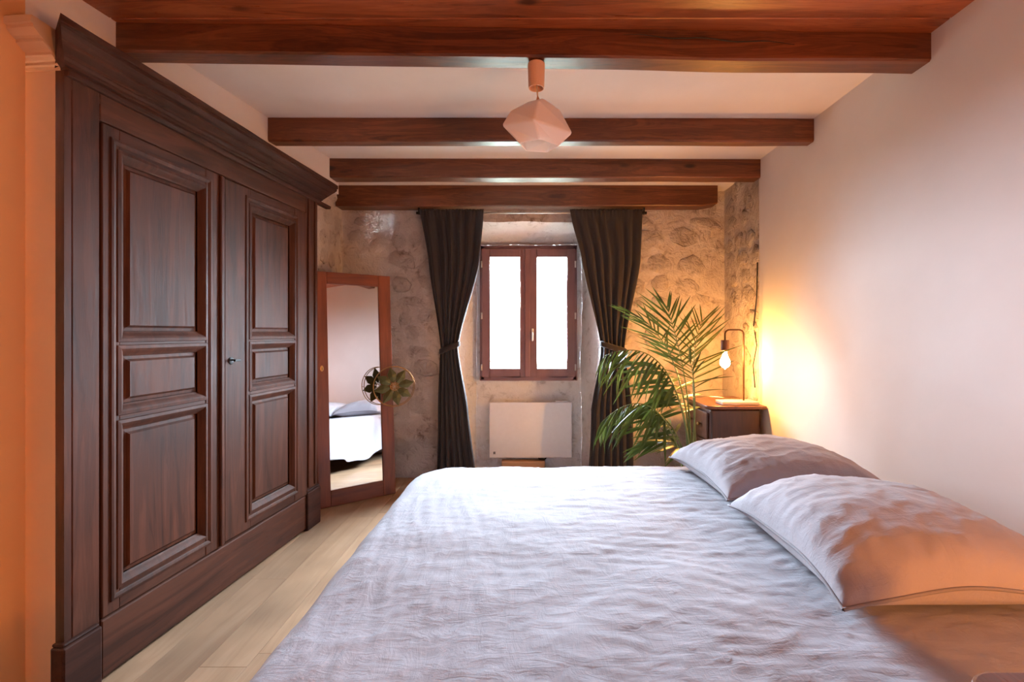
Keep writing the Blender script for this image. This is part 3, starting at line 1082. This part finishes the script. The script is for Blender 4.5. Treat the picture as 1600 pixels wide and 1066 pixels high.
HZ = [[-.157, -.157, -.158, -.160, -.158], [-.182, -.170, -.168, -.196, -.182], [-.272, -.240, -.236, -.238, -.258], [-.305, -.305, -.303, -.305, -.307]]
sb = MB()
sb.rings([[(.006 + r * math.cos(R(a)), r * math.sin(R(a)), z) for (a, r), z in zip(rr, zz)] for rr, zz in zip(SH, HZ)], True, False)
so = sb.build('shade', M['shade'], pe)
bv = so.modifiers.new('bevel', 'BEVEL')
bv.width, bv.segments = .004, 2
solidify(so, .004, 1)
MB().lathe([(.001, -.158), (.018, -.159), (.018, -.20), (.001, -.201)], .006, 0, 0, 16).build('socket', M['enamel'], pe, True)

# ------------------------------------------------------------------ palm
random.seed(17)
PB = Vector((.90, 2.73, 0))
pa = thing('potted_palm', 'kentia palm with arching feathery fronds beside the bedside cabinet', 'plant', PB)
MB().lathe([(.001, 0), (.095, 0), (.10, .01), (.128, .23), (.138, .235), (.138, .262), (.124, .262), (.120, .235), (.001, .235)], 0, 0, 0, 32).build('pot', M['pot'], pa, bevel=.002)
MB().lathe([(.001, .236), (.118, .236), (.117, .246), (.001, .25)], 0, 0, 0, 24).build('soil', M['soil'], pa)


def leaflet_mesh(nm, curl):
    n = 7
    rows = []
    for i in range(n + 1):
        t = i / n
        w_ = .5 * (math.sin(PI * min(1, t * .92 + .08)) ** .7) * (1 - .35 * t)
        if i == n:
            w_ = .02
        z_ = -curl * t * t
        rows.append([(-w_, t, z_ + .012 * w_), (0, t, z_ - .004), (w_, t, z_ + .012 * w_)])
    return MB().rings(rows, False, False).mesh(nm, M['leaf'], True)


LM = [leaflet_mesh('leaflet', c) for c in (.05, .18, .34)]


def bez(p, t):
    a, b, c, d = p
    return a * (1 - t) ** 3 + b * 3 * t * (1 - t) ** 2 + c * 3 * t * t * (1 - t) + d * t ** 3


def frond(pts, n, llen, start, droop, wid, roll=.3, side=None):
    pts = [Vector(p) - PB for p in pts]
    path = [bez(pts, i / 24) for i in range(25)]
    fr = MB().tube(path, [.0062 * (1 - .78 * i / 24) for i in range(25)], 6).build('frond', M['stem'], pa, True)
    for k in range(n):
        t = start + (1 - start) * (k + .5) / n
        p = bez(pts, t)
        tan = (bez(pts, min(1, t + .02)) - bez(pts, t - .02)).normalized()
        up = Vector((0, 0, 1))
        sd = tan.cross(up)
        if sd.length < .2:
            sd = Vector((1, 0, 0))
        if side is not None:
            sd = sd.lerp(Vector(side), .5)
        sd.normalize()
        for sg in (-1, 1):
            q = (t - start) / (1 - start)
            ln = llen * (.62 + .5 * math.sin(PI * min(1, q * .8 + .2))) * random.uniform(.85, 1.15)
            dr = droop * random.uniform(.6, 1.3)
            dirv = (sd * sg * (.95 - .45 * q) + tan * (.55 + .55 * q) + Vector((0, 0, -dr)) + Vector((random.uniform(-.18, .18), random.uniform(-.18, .18), random.uniform(-.18, .18)))).normalized()
            nrm = tan.cross(dirv)
            pr = Vector((random.uniform(-.3, .3), -roll + random.uniform(-.2, .2), 1 - .5 * roll))
            nz_ = pr - dirv * dirv.dot(pr)
            if nz_.length < .15:
                nz_ = tan - dirv * tan.dot(dirv)
            nz_.normalize()
            xa = dirv.cross(nz_).normalized()
            m_ = Matrix((xa, dirv, nz_)).transposed().to_4x4()
            o = bpy.data.objects.new('leaflet', LM[0 if dr < .25 else (1 if dr < .6 else 2)])
            C.objects.link(o)
            o.parent = fr
            o.matrix_basis = Matrix.Translation(p) @ m_ @ Matrix.Diagonal((wid, ln, ln, 1))
    return fr


base = [PB + Vector((random.uniform(-.03, .03), random.uniform(-.03, .03), .24)) for _ in range(10)]
# tall upright frond, its tip fanning against the lit wall
frond([base[0], at(1085, 620, 2.82), at(1062, 545, 2.92), at(1042, 478, 3.05)], 14, .27, .55, .08, .016, 1.0)
# towards the lamp
frond([base[1], at(1088, 640, 2.80), at(1072, 560, 2.88), at(1098, 500, 2.95)], 13, .24, .54, .12, .011, .9)
# up and left, thin
frond([base[2], at(1078, 610, 2.85), at(1052, 520, 2.95), at(985, 488, 3.1)], 13, .24, .54, .15, .013, .8)
# big drooping frond in the daylight
frond([base[3], at(1072, 590, 2.75), at(1030, 520, 2.75), at(945, 556, 2.85)], 20, .27, .40, 1.0, .021)
# second, lower in the daylight
frond([base[4], at(1060, 650, 2.72), at(1010, 590, 2.72), at(940, 660, 2.80)], 18, .25, .40, .9, .020)
# dark fronds in the middle
frond([base[5], at(1075, 640, 2.90), at(1055, 570, 3.05), at(1005, 565, 3.2)], 16, .27, .42, .55, .024, .8)
frond([base[6], at(1070, 680, 2.80), at(1040, 630, 2.85), at(990, 640, 3.0)], 16, .25, .38, .6, .024, .8)
frond([base[7], at(1078, 700, 2.70), at(1050, 672, 2.72), at(1005, 690, 2.8)], 15, .23, .36, .4, .020, .7)
frond([base[8], at(1088, 650, 2.74), at(1090, 600, 2.74), at(1076, 560, 2.70)], 10, .19, .55, .35, .015)
frond([base[9], at(1082, 640, 2.85), at(1060, 590, 2.88), at(1020, 620, 2.95)], 13, .25, .42, .7, .023, .8)
